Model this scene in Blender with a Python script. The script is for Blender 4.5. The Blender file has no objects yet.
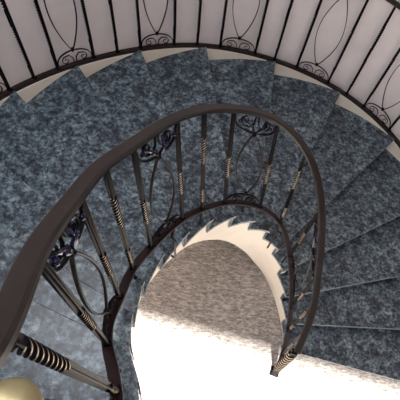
import bpy, math, random
import numpy as np
from mathutils import Vector
random.seed(4)
COL = bpy.context.scene.collection
PI = math.pi
RISE = .18
ZF = -1.92                       # ground floor level

# ------------------------------------------------------------------ materials
def nodes_mat(name):
    m = bpy.data.materials.new(name); m.use_nodes = True
    nt = m.node_tree; b = nt.nodes['Principled BSDF']
    return m, nt, b
def ramp(nt, src, stops):
    r = nt.nodes.new('ShaderNodeValToRGB'); nt.links.new(src, r.inputs[0])
    e = r.color_ramp.elements
    while len(e) < len(stops): e.new(.5)
    for k, (p, c) in enumerate(stops): e[k].position = p; e[k].color = (*c, 1)
    return r.outputs[0]
def noise(nt, vec, scale, detail=4, rough=.5, dist=0):
    n = nt.nodes.new('ShaderNodeTexNoise'); n.inputs['Scale'].default_value = scale
    n.inputs['Detail'].default_value = detail; n.inputs['Roughness'].default_value = rough
    n.inputs['Distortion'].default_value = dist
    nt.links.new(vec, n.inputs['Vector']); return n.outputs['Fac']
def objvec(nt, scale=(1, 1, 1), rot=(0, 0, 0)):
    t = nt.nodes.new('ShaderNodeTexCoord'); mp = nt.nodes.new('ShaderNodeMapping')
    mp.inputs['Scale'].default_value = scale; mp.inputs['Rotation'].default_value = rot
    nt.links.new(t.outputs['Object'], mp.inputs['Vector']); return mp.outputs[0]
def mix(nt, a, b, fac, mode='MIX'):
    n = nt.nodes.new('ShaderNodeMix'); n.data_type = 'RGBA'; n.blend_type = mode
    if isinstance(fac, float): n.inputs[0].default_value = fac
    else: nt.links.new(fac, n.inputs[0])
    for i, s in ((6, a), (7, b)):
        if isinstance(s, tuple): n.inputs[i].default_value = (*s, 1)
        else: nt.links.new(s, n.inputs[i])
    return n.outputs[2]
def bump(nt, b, h, strength, dist=.01):
    n = nt.nodes.new('ShaderNodeBump'); n.inputs['Strength'].default_value = strength
    n.inputs['Distance'].default_value = dist
    nt.links.new(h, n.inputs['Height']); nt.links.new(n.outputs[0], b.inputs['Normal'])

def mat_granite():
    m, nt, b = nodes_mat('blue_granite')
    v = objvec(nt, (1, 1.15, 1), (0, 0, .7))
    n1 = noise(nt, v, 12, 10, .8, .3)
    n2 = noise(nt, objvec(nt), 34, 7, .7, .2)
    n3 = noise(nt, objvec(nt), 3.2, 3, .5, .2)
    base = ramp(nt, n1, [(.40, (.020, .028, .042)), (.47, (.056, .079, .100)), (.53, (.142, .190, .218)), (.66, (.26, .33, .36))])
    fine = ramp(nt, n2, [(.42, (.06, .07, .12)), (.475, (.65, .68, .74)), (.54, (1.08, 1.08, 1.08)), (.64, (1.75, 1.72, 1.6))])
    c = mix(nt, base, fine, .9, 'MULTIPLY')
    c = mix(nt, c, ramp(nt, n3, [(.3, (.72, .74, .80)), (.7, (1.25, 1.25, 1.22))]), 1., 'MULTIPLY')
    nt.links.new(c, b.inputs['Base Color'])
    b.inputs['Roughness'].default_value = .3
    return m
def mat_nosing():
    m, nt, b = nodes_mat('granite_edge_highlight')
    n = noise(nt, objvec(nt), 40, 4, .6)
    nt.links.new(ramp(nt, n, [(.35, (.22, .26, .27)), (.65, (.45, .49, .48))]), b.inputs['Base Color'])  # highlight on the polished tread edge put into the pale colour
    b.inputs['Roughness'].default_value = .22
    return m
def mat_paint(name, c, rough=.6, amt=.06):
    m, nt, b = nodes_mat(name)
    n = noise(nt, objvec(nt), 3.2, 5, .6)
    d = tuple(x * (1 - amt * 2) for x in c)
    nt.links.new(ramp(nt, n, [(.3, d), (.7, c)]), b.inputs['Base Color'])
    n2 = noise(nt, objvec(nt), 180, 3, .5)
    bump(nt, b, n2, .08, .003)
    b.inputs['Roughness'].default_value = rough
    return m
def mat_metal(name, c1, c2, rough, metal=.0, spec=.5, coat=0.):
    m, nt, b = nodes_mat(name)
    n = noise(nt, objvec(nt), 35, 5, .6)
    nt.links.new(ramp(nt, n, [(.35, c1), (.7, c2)]), b.inputs['Base Color'])
    b.inputs['Roughness'].default_value = rough; b.inputs['Metallic'].default_value = metal
    b.inputs['Specular IOR Level'].default_value = spec
    b.inputs['Coat Weight'].default_value = coat; b.inputs['Coat Roughness'].default_value = .08
    return m
def mat_carpet():
    m, nt, b = nodes_mat('flecked_carpet')
    v = objvec(nt, (1, 3.2, 1), (0, 0, -1.05))
    n1 = noise(nt, v, 17, 6, .75, .2)
    n2 = noise(nt, objvec(nt), 95, 3, .6)
    c = ramp(nt, n1, [(.32, (.14, .13, .125)), (.48, (.34, .32, .305)), (.66, (.64, .61, .59))])
    c = mix(nt, c, ramp(nt, n2, [(.35, (.62, .6, .6)), (.65, (1.25, 1.22, 1.2))]), .8, 'MULTIPLY')
    nt.links.new(c, b.inputs['Base Color']); b.inputs['Roughness'].default_value = 1
    b.inputs['Specular IOR Level'].default_value = .1
    bump(nt, b, n2, .5, .006)
    return m
M = dict(
    granite=mat_granite(), edge=mat_nosing(),
    cream=mat_paint('cream_stringer_paint', (.90, .82, .71), .55),
    wall=mat_paint('wall_paint', (.84, .78, .78), .7),
    ceiling=mat_paint('ceiling_paint', (.75, .73, .70), .8),
    iron=mat_metal('black_wrought_iron', (.005, .004, .006), (.010, .008, .009), .42, 0., .04, .0),
    twist=mat_metal('twisted_iron_glint', (.30, .24, .18), (.60, .52, .42), .3, .9, .5),  # pale crest colour paints the glints along the twisted edges
    rail=mat_metal('dark_bronze_rail', (.009, .006, .005), (.016, .011, .009), .36, 0., .28, 0.),
    base=mat_metal('red_black_rail', (.012, .005, .006), (.022, .010, .010), .4, 0., .3, 0.),
    leaf=mat_metal('glossy_iron_blue_glint', (.010, .010, .028), (.035, .035, .085), .14, .6, .4, .2),  # bluish reflections on the leaves tinted into the base colour
    bronze=mat_metal('brushed_bronze_iron', (.012, .009, .008), (.04, .03, .022), .36, .2, .14),
    brass=mat_metal('aged_brass', (.30, .25, .13), (.42, .37, .22), .5, .9),
    carpet=mat_carpet(),
    wood=mat_paint('painted_frame', (.6, .55, .5), .5),
)

# ------------------------------------------------------------------ mesh helpers
class MB:
    def __init__(s): s.v = []; s.f = []; s.mi = []
    def quadgrid(s, rows, closed=False, mi=0, smooth=False):
        """rows: list of equal length point lists; joined row to row"""
        o = len(s.v); n = len(rows[0])
        for r in rows: s.v += [tuple(map(float, p)) for p in r]
        for i in range(len(rows) - 1):
            for j in range(n if closed else n - 1):
                a = o + i * n + j; b = o + i * n + (j + 1) % n
                s.f.append((a, b, b + n, a + n)); g_ = mi[i] if isinstance(mi, list) else mi; s.mi.append(g_(j) if callable(g_) else g_)
        return o, n
    def sweep(s, rows, mi=0):
        o, n = s.quadgrid(rows, True, mi)
        s.f.append(tuple(o + j for j in reversed(range(n)))); s.mi.append(0)
        k = o + (len(rows) - 1) * n
        s.f.append(tuple(k + j for j in range(n))); s.mi.append(0)
    def prism(s, poly, z0, z1, side_mi=0):
        """poly in plan; z0 bottom, z1 top (number or per vertex list)"""
        o = len(s.v); n = len(poly)
        g = lambda z, i: z[i] if hasattr(z, '__len__') else z
        for i, p in enumerate(poly): s.v.append((float(p[0]), float(p[1]), float(g(z0, i))))
        for i, p in enumerate(poly): s.v.append((float(p[0]), float(p[1]), float(g(z1, i))))
        s.f.append(tuple(o + i for i in reversed(range(n)))); s.mi.append(0)
        s.f.append(tuple(o + n + i for i in range(n))); s.mi.append(0)
        for i in range(n):
            j = (i + 1) % n
            s.f.append((o + i, o + j, o + n + j, o + n + i)); s.mi.append(side_mi)
    def build(s, name, mats, parent=None, smooth=False, bevel=0, autosmooth=False):
        me = bpy.data.meshes.new(name); me.from_pydata(s.v, [], s.f)
        if not isinstance(mats, (list, tuple)): mats = [mats]
        for m in mats: me.materials.append(m)
        me.polygons.foreach_set('material_index', s.mi)
        if smooth: me.polygons.foreach_set('use_smooth', [True] * len(me.polygons))
        me.update()
        import bmesh
        bm = bmesh.new(); bm.from_mesh(me); bmesh.ops.recalc_face_normals(bm, faces=bm.faces); bm.to_mesh(me); bm.free()
        if autosmooth: me.set_sharp_from_angle(angle=.6)
        ob = bpy.data.objects.new(name, me); COL.objects.link(ob)
        if parent: ob.parent = parent
        if bevel:
            md = ob.modifiers.new('bevel', 'BEVEL'); md.width = bevel; md.segments = 2; md.limit_method = 'ANGLE'
        return ob
def tube_rows(path, prof, up=None, twist=None, scale=None):
    """sweep a closed 2D profile along path; up = preferred side reference"""
    P = [Vector(p) for p in path]; rows = []
    T = []
    for i in range(len(P)):
        a = P[max(i - 1, 0)]; b = P[min(i + 1, len(P) - 1)]; T.append((b - a).normalized())
    if up is None:
        n = T[0].orthogonal().normalized()
    for i in range(len(P)):
        t = T[i]
        if up is not None: n = Vector(up) if not callable(up) else up(i)
        n = (n - t * n.dot(t)).normalized(); b = t.cross(n)
        a = twist[i] if twist else 0; k = scale[i] if scale else 1
        c, s_ = math.cos(a), math.sin(a)
        rows.append([P[i] + (n * (x * c - y * s_) + b * (x * s_ + y * c)) * k for x, y in prof])
    return rows
def circ(r, n=10, ry=None): ry = ry or r; return [(r * math.cos(2 * PI * k / n), ry * math.sin(2 * PI * k / n)) for k in range(n)]
def rect(w, h, c=.25):
    a, b = w / 2, h / 2; k = min(a, b) * c
    return [(a, b - k), (a - k, b), (-a + k, b), (-a, b - k), (-a, -b + k), (-a + k, -b), (a - k, -b), (a, -b + k)]
def ball(mb, c, r, rz=None, n=12, mi=0):
    rz = rz or r; c = Vector(c); rows = []
    for i in range(n + 1):
        a = PI * i / n; q = max(math.sin(a), 1e-3)
        rows.append([(c.x + r * q * math.cos(2 * PI * k / (n + 4)), c.y + r * q * math.sin(2 * PI * k / (n + 4)), c.z + rz * math.cos(a)) for k in range(n + 4)])
    mb.sweep(rows, mi)
def empty(name, loc=(0, 0, 0)):
    o = bpy.data.objects.new(name, None); COL.objects.link(o); o.location = loc; o.empty_display_size = .2; return o
def tag(o, label=None, cat=None, group=None, kind=None):
    for k, v in (('label', label), ('category', cat), ('group', group), ('kind', kind)):
        if v: o[k] = v
    return o
def spline(tab):
    """natural cubic through {t:(...)}"""
    ks = sorted(tab); x = np.array(ks, float); Y = np.array([tab[k] for k in ks], float)
    if Y.ndim == 1: Y = Y[:, None]
    n = len(x); h = np.diff(x); A = np.zeros((n, n)); R_ = np.zeros((n, Y.shape[1])); A[0, 0] = A[-1, -1] = 1
    for i in range(1, n - 1):
        A[i, i - 1] = h[i - 1]; A[i, i] = 2 * (h[i - 1] + h[i]); A[i, i + 1] = h[i]
        R_[i] = 6 * ((Y[i + 1] - Y[i]) / h[i] - (Y[i] - Y[i - 1]) / h[i - 1])
    Mm = np.linalg.solve(A, R_)
    def f(t):
        t = min(max(t, x[0]), x[-1]); i = min(max(int(np.searchsorted(x, t)) - 1, 0), n - 2)
        a, b = x[i + 1] - t, t - x[i]; hh = h[i]
        r = Mm[i] * a**3 / (6 * hh) + Mm[i + 1] * b**3 / (6 * hh) + (Y[i] / hh - Mm[i] * hh / 6) * a + (Y[i + 1] / hh - Mm[i + 1] * hh / 6) * b
        return r if len(r) > 1 else float(r[0])
    return f
def normal2(f, t, e=.02):
    d = np.array(f(t + e)) - np.array(f(t - e)); d = d / np.linalg.norm(d[:2]); return np.array([-d[1], d[0]])  # left of downhill = away from well
# ------------------------------------------------------------------ plan of the stair (t counts steps downhill)
CIN = spline({-8: (-.56, -1.70), -7: (-.56, -1.5), -6: (-.56, -1.3), -5: (-.57, -1.11), -4: (-.60, -.94), -3: (-.685, -.77), -2: (-.72, -.59), -1: (-.71, -.37),
              0: (-.635, -.13), 1: (-.50, .12), 2: (-.335, .32), 3: (-.15, .455), 4: (.04, .52), 5: (.20, .515), 6: (.32, .43),
              7: (.415, .29), 8: (.495, .10), 9: (.55, -.11), 10: (.565, -.33), 11: (.53, -.55)})
COUT = spline({-8: (-2.06, -1.75), -7: (-2.08, -1.5), -6: (-2.10, -1.22), -5: (-2.13, -.93), -4: (-2.16, -.63), -3: (-2.19, -.32), -2: (-2.18, .05), -1: (-2.11, .48), 0: (-1.95, .98), 1: (-1.64, 1.48),
               2: (-1.20, 1.93), 3: (-.61, 2.28), 4: (.13, 2.40), 5: (.89, 2.27), 6: (1.53, 1.88), 7: (1.96, 1.30), 8: (2.19, .66),
               9: (2.24, .04), 10: (2.16, -.52), 11: (1.98, -1.0), 12: (1.78, -1.36)})
def out2(t):  # outward normal of the well edge
    n = normal2(CIN, t); m = np.array(COUT(t)) - np.array(CIN(t)); return n if n @ m > 0 else -n
def outO(t):
    n = normal2(COUT, t); m = np.array(COUT(t)) - np.array(CIN(t)); return n if n @ m > 0 else -n
J0, J1 = -7, 10
# ------------------------------------------------------------------ staircase
stair = empty('curved_staircase', (0, 0, ZF))
tag(stair, 'curved staircase of blue grey granite treads winding round an open well', 'staircase')
def S(o):  # keep world placement under an Empty that is not at the origin
    o.location = (-o.parent.location.x, -o.parent.location.y, -o.parent.location.z); return o
N = 8
for j in range(J0, J1 + 1):
    z = -j * RISE
    mb = MB(); back = -.22 if j > J0 else 0
    ts = [j - 1 + back + (1 - back) * k / N for k in range(N + 1)]
    inn = [np.array(CIN(t)) for t in ts]; ou = [np.array(COUT(t)) + outO(t) * .03 for t in ts]
    # nosing projects a little downhill
    d = np.array(COUT(j + .1)) - np.array(COUT(j - .1)); d /= np.linalg.norm(d)
    di = np.array(CIN(j + .1)) - np.array(CIN(j - .1)); di /= np.linalg.norm(di)
    poly = inn + [q for q in reversed(ou)]
    mb.prism(poly, z - .032, z, 1)
    t_ = mb.build('tread', [M['granite'], M['edge']], stair, bevel=.004); S(t_)
    # riser below this nosing
    zb = max(-(j + 1) * RISE - .001, ZF)
    a = np.array(CIN(j - .09)) + out2(j) * .003; b = np.array(COUT(j - .045)) + outO(j) * .03
    a2 = np.array(CIN(j - .23)) + out2(j) * .003; b2 = np.array(COUT(j - .10)) + outO(j) * .03
    mb = MB(); mb.prism([a, b, b2, a2], zb, z - .03); S(mb.build('riser', M['granite'], stair))
# inner stringer: stepped top, sloping lower edge, one piece
H = spline({-8: .12, -3: .12, -1.5: .11, 0: .13, 1: .18, 2: .31, 3: .44, 4: .60, 4.5: .66, 5: .71, 5.5: .675, 6: .62, 7: .48, 7.3: .43})
def zlow(t):
    if t > 7: return ZF
    return max(-(t + 1) * RISE - H(t), ZF)
def string_piece(mb, offs, thick, f, on, t0, t1, top, low, n):
    rows = []
    for k in range(n + 1):
        t = t0 + (t1 - t0) * k / n; tt = min(max(t, t0 + 1e-4), t1 - 1e-4)
        p = np.array(f(t)); o = on(t)
        a = p + o * offs; b = p + o * (offs + thick)
        rows.append([(a[0], a[1], low(tt)), (a[0], a[1], top(tt)), (b[0], b[1], top(tt)), (b[0], b[1], low(tt))])
    mb.sweep(rows)
mb = MB()
for j in range(J0, J1 + 1):
    string_piece(mb, .022, .05, CIN, out2, j - 1 - (.1 if j > J0 else 0), j - .10 + 1e-3, lambda t, z=-j * RISE - .03: z, zlow, 6)
S(mb.build('inner_stringer', M['cream'], stair, smooth=False))
# soffit under the flight
mb = MB(); rows = []
for k in range(12 * 8 + 1):
    t = -8 + 13 * k / (12 * 8)
    a = np.array(CIN(t)) + out2(t) * .05; b = np.array(COUT(t)) + outO(t) * .08; z = max(zlow(t), ZF + .02) + .01
    rows.append([(a[0], a[1], z), (b[0], b[1], z), (b[0], b[1], z + .04), (a[0], a[1], z + .04)])
mb.sweep(rows); S(mb.build('soffit', M['cream'], stair))
# outer stringer: cream curb standing above the treads
STOP = -.022
mb = MB()
string_piece(mb, 0.0, .08, COUT, outO, -8, 11, lambda t: -t * RISE + STOP, lambda t: max(-(t + 1) * RISE - .35, ZF), 152)
S(mb.build('outer_stringer', M['cream'], stair, smooth=False))

# ------------------------------------------------------------------ railing geometry
# inner rail: (t, base xy, top xy) of every upright
BI, HI = .144, 1.0
BASE = spline({-6.5: (-.63, -1.42), -5: (-.64, -1.17), -3.97: (-.665, -.96), -3.21: (-.755, -.79), -2.01: (-.78, -.55), -1.23: (-.765, -.36), -.52: (-.705, -.18), .62: (-.56, .115),
               1.33: (-.44, .265), 2.12: (-.28, .41), 3.52: (.03, .545), 4.72: (.245, .53), 6.46: (.415, .365), 8.66: (.54, .0), 9.48: (.555, -.19), 10.51: (.54, -.43), 11.2: (.50, -.60)})
TOP = spline({-6.5: (-.70, -1.45), -5: (-.70, -1.10), -3.97: (-.71, -.93), -3.21: (-.75, -.775), -2.01: (-.775, -.535), -1.23: (-.77, -.355), -.52: (-.725, -.185), .62: (-.61, .12),
              1.33: (-.50, .29), 2.12: (-.35, .44), 3.52: (-.06, .60), 4.72: (.17, .565), 6.46: (.36, .33), 8.66: (.455, -.02), 9.48: (.475, -.17), 10.51: (.45, -.385), 11.2: (.41, -.545)})
def ztop_clip(t): return max(t, -5.6)
def bpt(t): x, y = BASE(t); return Vector((x, y, -ztop_clip(t) * RISE + BI))
def tpt(t): x, y = TOP(t); return Vector((x, y, -ztop_clip(t) * RISE + BI + HI))
# outer rail stands on the curb and leans nowhere
def obpt(t): x, y = np.array(COUT(t)) + outO(t) * .03; return Vector((x, y, -t * RISE + STOP + .028))
def otpt(t): x, y = np.array(COUT(t)) + outO(t) * .03; return Vector((x, y, -t * RISE + STOP + 1.14))

def rail_strip(path_f, t0, t1, n, w, h, dz, off, on, name, mat, parent, rnd=.35):
    P = []
    for k in range(n + 1):
        t = t0 + (t1 - t0) * k / n; p = path_f(t); o = on(t); P.append(Vector((p.x + o[0] * off, p.y + o[1] * off, p.z + dz)))
    mb = MB(); a, b = w / 2, h / 2
    prof = [(x, y) for x, y in rect(w, h, rnd)]
    # profile x sideways, y up
    rows = []
    for i in range(len(P)):
        T = (P[min(i + 1, len(P) - 1)] - P[max(i - 1, 0)]).normalized(); s_ = T.cross(Vector((0, 0, 1))).normalized(); u = s_.cross(T)
        rows.append([P[i] + s_ * x + u * y for x, y in prof])
    mb.sweep(rows)
    return mb.build(name, mat, parent, smooth=True, autosmooth=True)

def baluster_mesh(a, b, zones, side, w=.0165, turns=None, thickzones=()):
    """square bar from a to b, twisted in the zones (fractions of length)"""
    mb = MB(); L = (b - a).length
    cuts = {0., 1.}
    for z0, z1, tn in zones:
        n = max(int(tn * 12), 6)
        for k in range(n + 1): cuts.add(z0 + (z1 - z0) * k / n)
    for v in (.004, .02): cuts.add(v)
    fr = sorted(cuts)
    tw = []; mi = []; sc = []
    for f in fr:
        a_ = 0
        for z0, z1, tn in zones: a_ += tn * PI * min(max((f - z0) / (z1 - z0), 0), 1)
        tw.append(a_); sc.append(1.9 if f < .004 + 1e-6 else (1.0))
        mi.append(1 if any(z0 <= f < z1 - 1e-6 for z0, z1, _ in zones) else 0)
    # flared foot; the twisted lengths have hollow flutes between four raised edges
    path = [a + (b - a) * f for f in fr]
    h = w / 2; rows = []
    base_rows = tube_rows(path, [(1, 0)], up=side)
    for i, f in enumerate(fr):
        inz = any(z0 - 1e-6 <= f <= z1 + 1e-6 for z0, z1, _ in zones)
        co_, mid = (1.12, .52) if inz else (1., 1.)
        k = 2. if f <= .004 else 1.
        prof = []
        for q in range(4):
            a0 = PI / 4 + q * PI / 2; R0 = h * math.sqrt(2) * co_ * k
            if inz:
                for da in (-.17, .17): prof.append((R0 * math.cos(a0 + da), R0 * math.sin(a0 + da)))
            else:
                H_ = h * k; cx = (1, 1, -1, -1)
                c1, c2 = [(1, .86), (-.86, 1), (-1, -.86), (.86, -1)][q], [(.86, 1), (-1, .86), (-.86, -1), (1, -.86)][q]
                prof += [(c1[0] * H_, c1[1] * H_), (c2[0] * H_, c2[1] * H_)]
            a1 = a0 + PI / 4; R1 = h * mid * k
            prof.append((R1 * math.cos(a1), R1 * math.sin(a1)))
        P = path[i]; d = (path[-1] - path[0]).normalized(); n = (Vector(side) - d * Vector(side).dot(d)).normalized(); bb = d.cross(n)
        c_, s_ = math.cos(tw[i]), math.sin(tw[i])
        rows.append([P + n * (x * c_ - y * s_) + bb * (x * s_ + y * c_) for x, y in prof])
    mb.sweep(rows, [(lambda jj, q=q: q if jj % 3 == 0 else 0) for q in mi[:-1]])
    return mb

def panel_map(f0a, f0b, f1a, f1b, bulge=(0, 0, 0)):
    bu = Vector(bulge)
    def g(u, v, w=0):
        p = f0a + (f0b - f0a) * v; q = f1a + (f1b - f1a) * v
        r = p + (q - p) * u + bu * (4 * u * (1 - u))
        n = (q - p).cross(Vector((0, 0, 1))).normalized()
        return r + n * w
    return g
def flat(mb, pts, w, th, nrm, taper=None):
    """flat bar whose broad face lies across the panel plane"""
    sc = None
    if taper: sc = [taper(i / (len(pts) - 1)) for i in range(len(pts))]
    rows = tube_rows(pts, rect(w, th, .5), up=nrm, scale=sc); mb.sweep(rows)
def spiral(cx, cy, r0, a0, turns, sgn, n=26, asp=1.):
    return [(cx + asp * (r0 * (1 - .72 * k / n)) * math.cos(a0 + sgn * 2 * PI * turns * k / n), cy + (r0 * (1 - .72 * k / n)) * math.sin(a0 + sgn * 2 * PI * turns * k / n)) for k in range(n + 1)]
def scroll_panel(g, parent, W, Hh, big_leaf=True):
    """W, Hh: width and height in metres of the bay; g maps (u,v) to the world"""
    o = g(.5, 0); nrm = (g(1, .5) - g(0, .5)).cross(Vector((0, 0, 1))).normalized()
    root_mb = MB()
    v0, v1 = .13, (.83 if big_leaf else .87)
    # lens of two bowed bars
    for sg in (-1, 1):
        pts = []
        for k in range(41):
            f = k / 40; v = v0 + (v1 - v0) * f
            pts.append(g(.5 + sg * .31 * math.sin(PI * f) ** .85 + sg * .012, v))
        flat(root_mb, pts, .014, .0065, nrm)
    pan = root_mb.build('oval_scroll_bars', M['bronze'] if big_leaf else M['iron'], parent, smooth=True, autosmooth=True)
    # bottom and top arches with curls inside
    for end in (0, 1):
        mb = MB()
        vv = (lambda y: y) if end == 0 else (lambda y: 1 - y * (1.25 if big_leaf else 1))
        top_y = .125
        pts = []
        for k in range(31):
            a = PI * k / 30; pts.append(g(.5 - .46 * math.cos(a), vv(.02 + (top_y - .02) * math.sin(a) ** .8)))
        flat(mb, pts, .014, .007, nrm)
        for sg in (-1, 1):
            asp = Hh / W
            sp = spiral(.5 + sg * .235, .045, .038, (PI * .5 if sg > 0 else PI * .5), 1.15, -sg, 26, asp)
            lead = [(.5 + sg * .03, .012), (.5 + sg * .05, .06), (.5 + sg * .13, .088)]
            pts = [g(u, vv(v)) for u, v in lead + sp]
            flat(mb, pts, .012, .006, nrm, taper=lambda f: 1 - .35 * f)
        S2(mb.build('end_scroll', M['iron'], pan, smooth=True, autosmooth=True))
    # collars where the lens meets the arches, with small leaves
    for v in (v0, v1):
        mb = MB(); c = g(.5, v)
        ball(mb, c, .013, .018, 10)
        for dz in (-.016, .016): ball(mb, c + Vector((0, 0, dz)), .0095, .006, 8)
        S2(mb.build('collar', M['iron'], pan, smooth=True))
    if big_leaf:
        for sg in (-1, 1):
            mb = MB(); pts = []
            for k in range(25):
                f = k / 24; a = f * 2.6
                pts.append(g(.5 + sg * (.03 + .34 * f), .845 + .10 * math.sin(f * PI * .62) + .012 * math.sin(f * 9), .014 * math.sin(f * 7)))
            rows = tube_rows(pts, circ(.011, 8, .0055), up=nrm, twist=[sg * 5.5 * k / 24 for k in range(25)], scale=[.55 + .95 * math.sin(PI * min(k / 24 + .08, 1)) for k in range(25)])
            mb.sweep(rows)
            e = pts[-1]; ball(mb, e, .013, .012, 8); ball(mb, pts[9] + nrm * .004, .012, .012, 8)
            S2(mb.build('curled_leaf', M['leaf'], pan, smooth=True))
    return pan
def S2(o): return o

SINGLE = [(.36, .60, 5)]
DOUBLE = [(.12, .29, 4), (.58, .82, 5)]
# ---- inner railing
inner = empty('inner_railing', (0, 0, 0))
tag(inner, 'black wrought iron railing with bronze handrail, winding around the inner well', 'railing')
hr = rail_strip(tpt, -6.5, 10.95, 220, .054, .028, .012, .016, out2, 'handrail', M['rail'], inner, .5)
rail_strip(bpt, -6.5, 11.05, 200, .046, .02, -.012, 0, out2, 'bottom_rail', M['base'], inner, .3)
ups = [(-5.85, 'S'), (-5.3, 'S'), (-3.97, 'D'), (-3.21, 'S'), (-2.01, 'S'), (-1.23, 'D'), (-.52, 'S'), (.62, 'S'), (1.33, 'D'), (2.12, 'S'), (3.52, 'S'), (4.72, 'D'), (6.46, 'S'), (8.66, 'S'), (9.48, 'D'), (10.35, 'S')]
def sidevec(t, f):
    d = f(t + .05) - f(t - .05); return Vector((-d.y, d.x, 0)).normalized()
for t, k in ups:
    a = bpt(t); b = tpt(t)
    zones = SINGLE if k == 'S' else DOUBLE
    if t == -3.97: zones = [(.03, .17, 4.5), (.70, .965, 4.5)]
    w = .0185 if t != -3.97 else .0195
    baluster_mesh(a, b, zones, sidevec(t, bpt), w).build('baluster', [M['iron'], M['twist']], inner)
for t0, t1 in ((-3.21, -2.01), (-.52, .62), (2.12, 3.52), (6.46, 8.66)):
    tm = (t0 + t1) / 2; a0, b0, a1, b1 = bpt(t0), tpt(t0), bpt(t1), tpt(t1)
    mid = bpt(tm); ch = (a0 + a1) / 2; bulge = Vector((mid.x - ch.x, mid.y - ch.y, 0))
    scroll_panel(panel_map(a0, b0, a1, b1, bulge), inner, (a1 - a0).length, 1.0, True)
# bottom newel: fat coarse twisted post standing on the ground floor
tn = 10.95
a = bpt(tn); b = tpt(tn); foot = Vector((a.x, a.y, ZF))
foot = foot + (a - b).normalized() * 0 
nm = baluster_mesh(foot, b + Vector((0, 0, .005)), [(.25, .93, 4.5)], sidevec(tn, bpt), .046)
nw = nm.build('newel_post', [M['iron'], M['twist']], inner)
mb = MB(); mb.prism([(a.x - .04, a.y - .04), (a.x + .04, a.y - .04), (a.x + .04, a.y + .04), (a.x - .04, a.y + .04)], ZF, ZF + .015)
mb.build('foot_plate', M['iron'], nw, bevel=.003)
# brackets that carry the bottom rail off the stringer
for t in (.35, 5.35):
    p = bpt(t); o = out2(t); c = np.array(CIN(t)) - o * .012
    j = math.ceil(t); 
    q = [p + Vector((0, 0, -.02)), Vector((c[0] + o[0] * .03, c[1] + o[1] * .03, p.z - .03)), Vector((c[0], c[1], p.z - .055)), Vector((c[0], c[1], -(j) * RISE - .12)), Vector((c[0] + o[0] * .03, c[1] + o[1] * .03, -(j) * RISE - .13))]
    mb = MB(); mb.sweep(tube_rows(q, circ(.008, 8), up=None))
    mb.build('rail_bracket', M['bronze'], inner, smooth=True)
# feet of the bottom rail on the treads
for t in (-3.6, -1.23, 1.33, 2.9, 6.3, 8.1):
    p = bpt(t); j = math.ceil(t + 1e-6)
    mb = MB(); mb.sweep(tube_rows([Vector((p.x, p.y, -j * RISE)), Vector((p.x, p.y, -j * RISE + .006)), Vector((p.x, p.y, -j * RISE + .007)), p + Vector((0, 0, -.015))], circ(.006, 10), up=(1, 0, 0), scale=[1.8, 1.8, 1, 1]))
    mb.build('rail_foot', M['iron'], inner)

# ---- outer railing
outer = empty('outer_railing', (0, 0, 0))
tag(outer, 'black wrought iron railing standing on cream curb along the outer wall', 'railing')
rail_strip(otpt, -5.5, 10.2, 200, .05, .028, .012, 0, outO, 'handrail', M['rail'], outer, .5)
rail_strip(obpt, -5.5, 10.2, 200, .042, .046, -.019, 0, outO, 'bottom_rail', M['base'], outer, .3)
OB = [(-1.95, 'S'), (-1.5, 'S'), (-.92, 'S'), (-.50, 'D'), (-.05, 'S'), (.34, 'D'), (.71, 'S'), (1.28, 'S'), (1.65, 'D'), (2.01, 'S'), (2.53, 'S'), (2.87, 'D'), (3.20, 'S'), (3.70, 'S'), (3.98, 'D'), (4.30, 'S'),
      (4.78, 'S'), (5.08, 'D'), (5.37, 'S'), (5.85, 'S'), (6.13, 'D'), (6.42, 'S'), (6.9, 'S'), (7.22, 'D'), (7.54, 'S')]
OSINGLE = [(.18, .62, 11)]; ODOUBLE = [(.12, .44, 8), (.56, .80, 6)]
for t, k in OB:
    if t in (-.92, -.50): continue
    baluster_mesh(obpt(t), otpt(t), OSINGLE if k == 'S' else ODOUBLE, sidevec(t, obpt), .0195).build('baluster', [M['iron'], M['iron']], outer)
for t0, t1 in ((-.60, -.05), (.71, 1.28), (2.01, 2.53), (3.20, 3.70), (4.30, 4.78), (5.37, 5.85), (6.42, 6.9)):
    a0, b0, a1, b1 = obpt(t0), otpt(t0), obpt(t1), otpt(t1); mid = obpt((t0 + t1) / 2); ch = (a0 + a1) / 2
    scroll_panel(panel_map(a0, b0, a1, b1, Vector((mid.x - ch.x, mid.y - ch.y, 0))), outer, (a1 - a0).length, 1.0, False)
baluster_mesh(obpt(-.60), otpt(-.60), OSINGLE, sidevec(-.6, obpt), .016).build('baluster', [M['iron'], M['iron']], outer)

# ------------------------------------------------------------------ brass ball on a stem beside the camera side of the rail
BX = Vector((-.650, -1.015, 1.94))
knob = empty('brass_newel_finial', BX)
tag(knob, 'round brass ball cap on its post at the top end of stairs', 'finial')
mb = MB(); ball(mb, (0, 0, 0), .036, .036, 20); mb.build('ball', M['brass'], knob, smooth=True)
mb = MB(); mb.sweep(tube_rows([(0, 0, -.06), (0, 0, -.05), (0, 0, -.045), (0, 0, -.03)], circ(.02, 16), up=(1, 0, 0), scale=[1.2, 1.2, .7, .7])); mb.build('neck', M['brass'], knob, smooth=True)
mb = MB(); mb.sweep(tube_rows([(0, 0, -.95), (0, 0, -.93), (0, 0, -.92), (0, 0, -.055)], circ(.014, 12), up=(1, 0, 0), scale=[2, 2, 1, 1])); mb.build('post', M['iron'], knob)

# ------------------------------------------------------------------ setting
def struct(o): o['kind'] = 'structure'; return o
mb = MB(); mb.prism([(-5, -6), (5, -6), (5, 5), (-5, 5)], ZF - .1, ZF); struct(mb.build('floor', M['carpet']))
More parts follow.
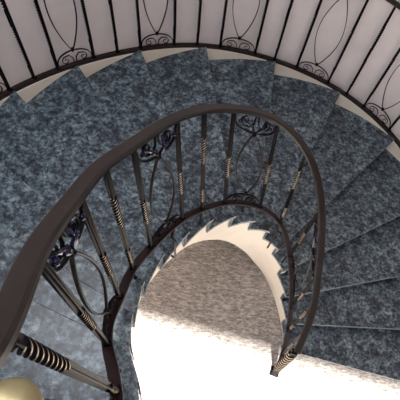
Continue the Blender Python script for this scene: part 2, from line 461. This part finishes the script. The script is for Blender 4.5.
# curved wall behind the outer rail, with straight ends toward the doorway side
pl = [(-2.2, -2.3)]; T0, T1 = -7.5, 11.5
for k in range(121):
    t = T0 + (T1 - T0) * k / 120; p = np.array(COUT(t)) + outO(min(t, 11.3)) * .085; pl.append(tuple(p))
pl.append((1.98, -2.7))
mb = MB(); rows = []
for i, p in enumerate(pl):
    a = np.array(pl[max(i - 1, 0)]); b = np.array(pl[min(i + 1, len(pl) - 1)]); d = (b - a) / np.linalg.norm(b - a); n = np.array([-d[1], d[0]])
    q = np.array(p) + n * .12
    rows.append([(p[0], p[1], ZF), (p[0], p[1], 3.6), (q[0], q[1], 3.6), (q[0], q[1], ZF)])
mb.sweep(rows); struct(mb.build('wall_back', M['wall'], smooth=True, autosmooth=True))
# wall on the doorway side: opening whose head throws the shadow line on the floor
yw = lambda x: -2.45 - .135 * x
HEAD = -.02
def wallbox(x0, x1, z0, z1, th=.14):
    m_ = MB(); m_.prism([(x0, yw(x0)), (x1, yw(x1)), (x1, yw(x1) - th), (x0, yw(x0) - th)], z0, z1); return m_
struct(wallbox(-2.45, 2.3, HEAD, 3.6).build('wall_front', M['wall']))
fr = MB()
for x0, x1, z0, z1 in ((-2.3, 2.15, HEAD - .0, HEAD + .05),): fr.prism([(x0, yw(x0) + .015), (x1, yw(x1) + .015), (x1, yw(x1)), (x0, yw(x0))], z0, z1)
struct(fr.build('trim_1', M['wood']))
# ceiling over the stairwell
mb = MB(); mb.prism([(-2.6, -3.1), (2.8, -3.1), (2.8, 3.0), (-2.6, 3.0)], 3.6, 3.7); struct(mb.build('ceiling', M['ceiling']))
# upper landing behind the camera
mb = MB(); zl = -(J0 - 1) * RISE
lx0, lx1 = -2.05, 1.9
mb.prism([(lx0, -1.72), (-.56, -1.70), (lx1, -1.70), (lx1, yw(lx1) + .02), (lx0, yw(lx0) + .02)], zl - .16, zl); struct(mb.build('trim_2', M['granite']))

# ------------------------------------------------------------------ light
w = bpy.data.worlds.new('World'); bpy.context.scene.world = w; w.use_nodes = True
bg = w.node_tree.nodes['Background']; bg.inputs[0].default_value = (.80, .82, .86, 1); bg.inputs[1].default_value = 1.7
def lamp(kind, name, loc, target, **kw):
    l = bpy.data.lights.new(name, kind); o = bpy.data.objects.new(name, l); COL.objects.link(o); o.location = loc
    o.rotation_euler = (Vector(target) - Vector(loc)).to_track_quat('-Z', 'Y').to_euler()
    for k, v in kw.items(): setattr(l, k, v)
    return o
lamp('SUN', 'sun', (0, -6, 3.0), (0, 0, 3.0 - 6 * math.tan(math.radians(40.5))), energy=42, angle=math.radians(4.5), color=(1, .95, .87))
lamp('AREA', 'overhead_fill', (-1.55, -.1, 3.5), (-1.3, .5, 0), energy=60, size=1.7, color=(.93, .95, 1))  # unseen area lamp added as soft daylight from upper left
fl = lamp('AREA', 'flash', (-.36, -.86, 2.58), (-.36, .3, 0), energy=6.0, size=.06, color=(.93, .96, 1))
# ------------------------------------------------------------------ camera
F = 414.557; rx, rz = .46933, .13994
c, s = math.cos(rx), math.sin(rx); Rx = np.array([[1, 0, 0], [0, c, -s], [0, s, c]])
c, s = math.cos(rz), math.sin(rz); Rz = np.array([[c, -s, 0], [s, c, 0], [0, 0, 1]])
R = Rx @ Rz
from mathutils import Matrix
cam = bpy.data.cameras.new('camera'); co = bpy.data.objects.new('camera', cam); COL.objects.link(co)
mw = Matrix([list(R[0]) + [-.46281], list(R[1]) + [-.99007], list(R[2]) + [2.50509], [0, 0, 0, 1]])
co.matrix_world = mw; cam.sensor_width = 36; cam.lens = F / 400 * 36; cam.clip_start = .02
bpy.context.scene.camera = co
bpy.context.scene.view_settings.view_transform = 'Standard'
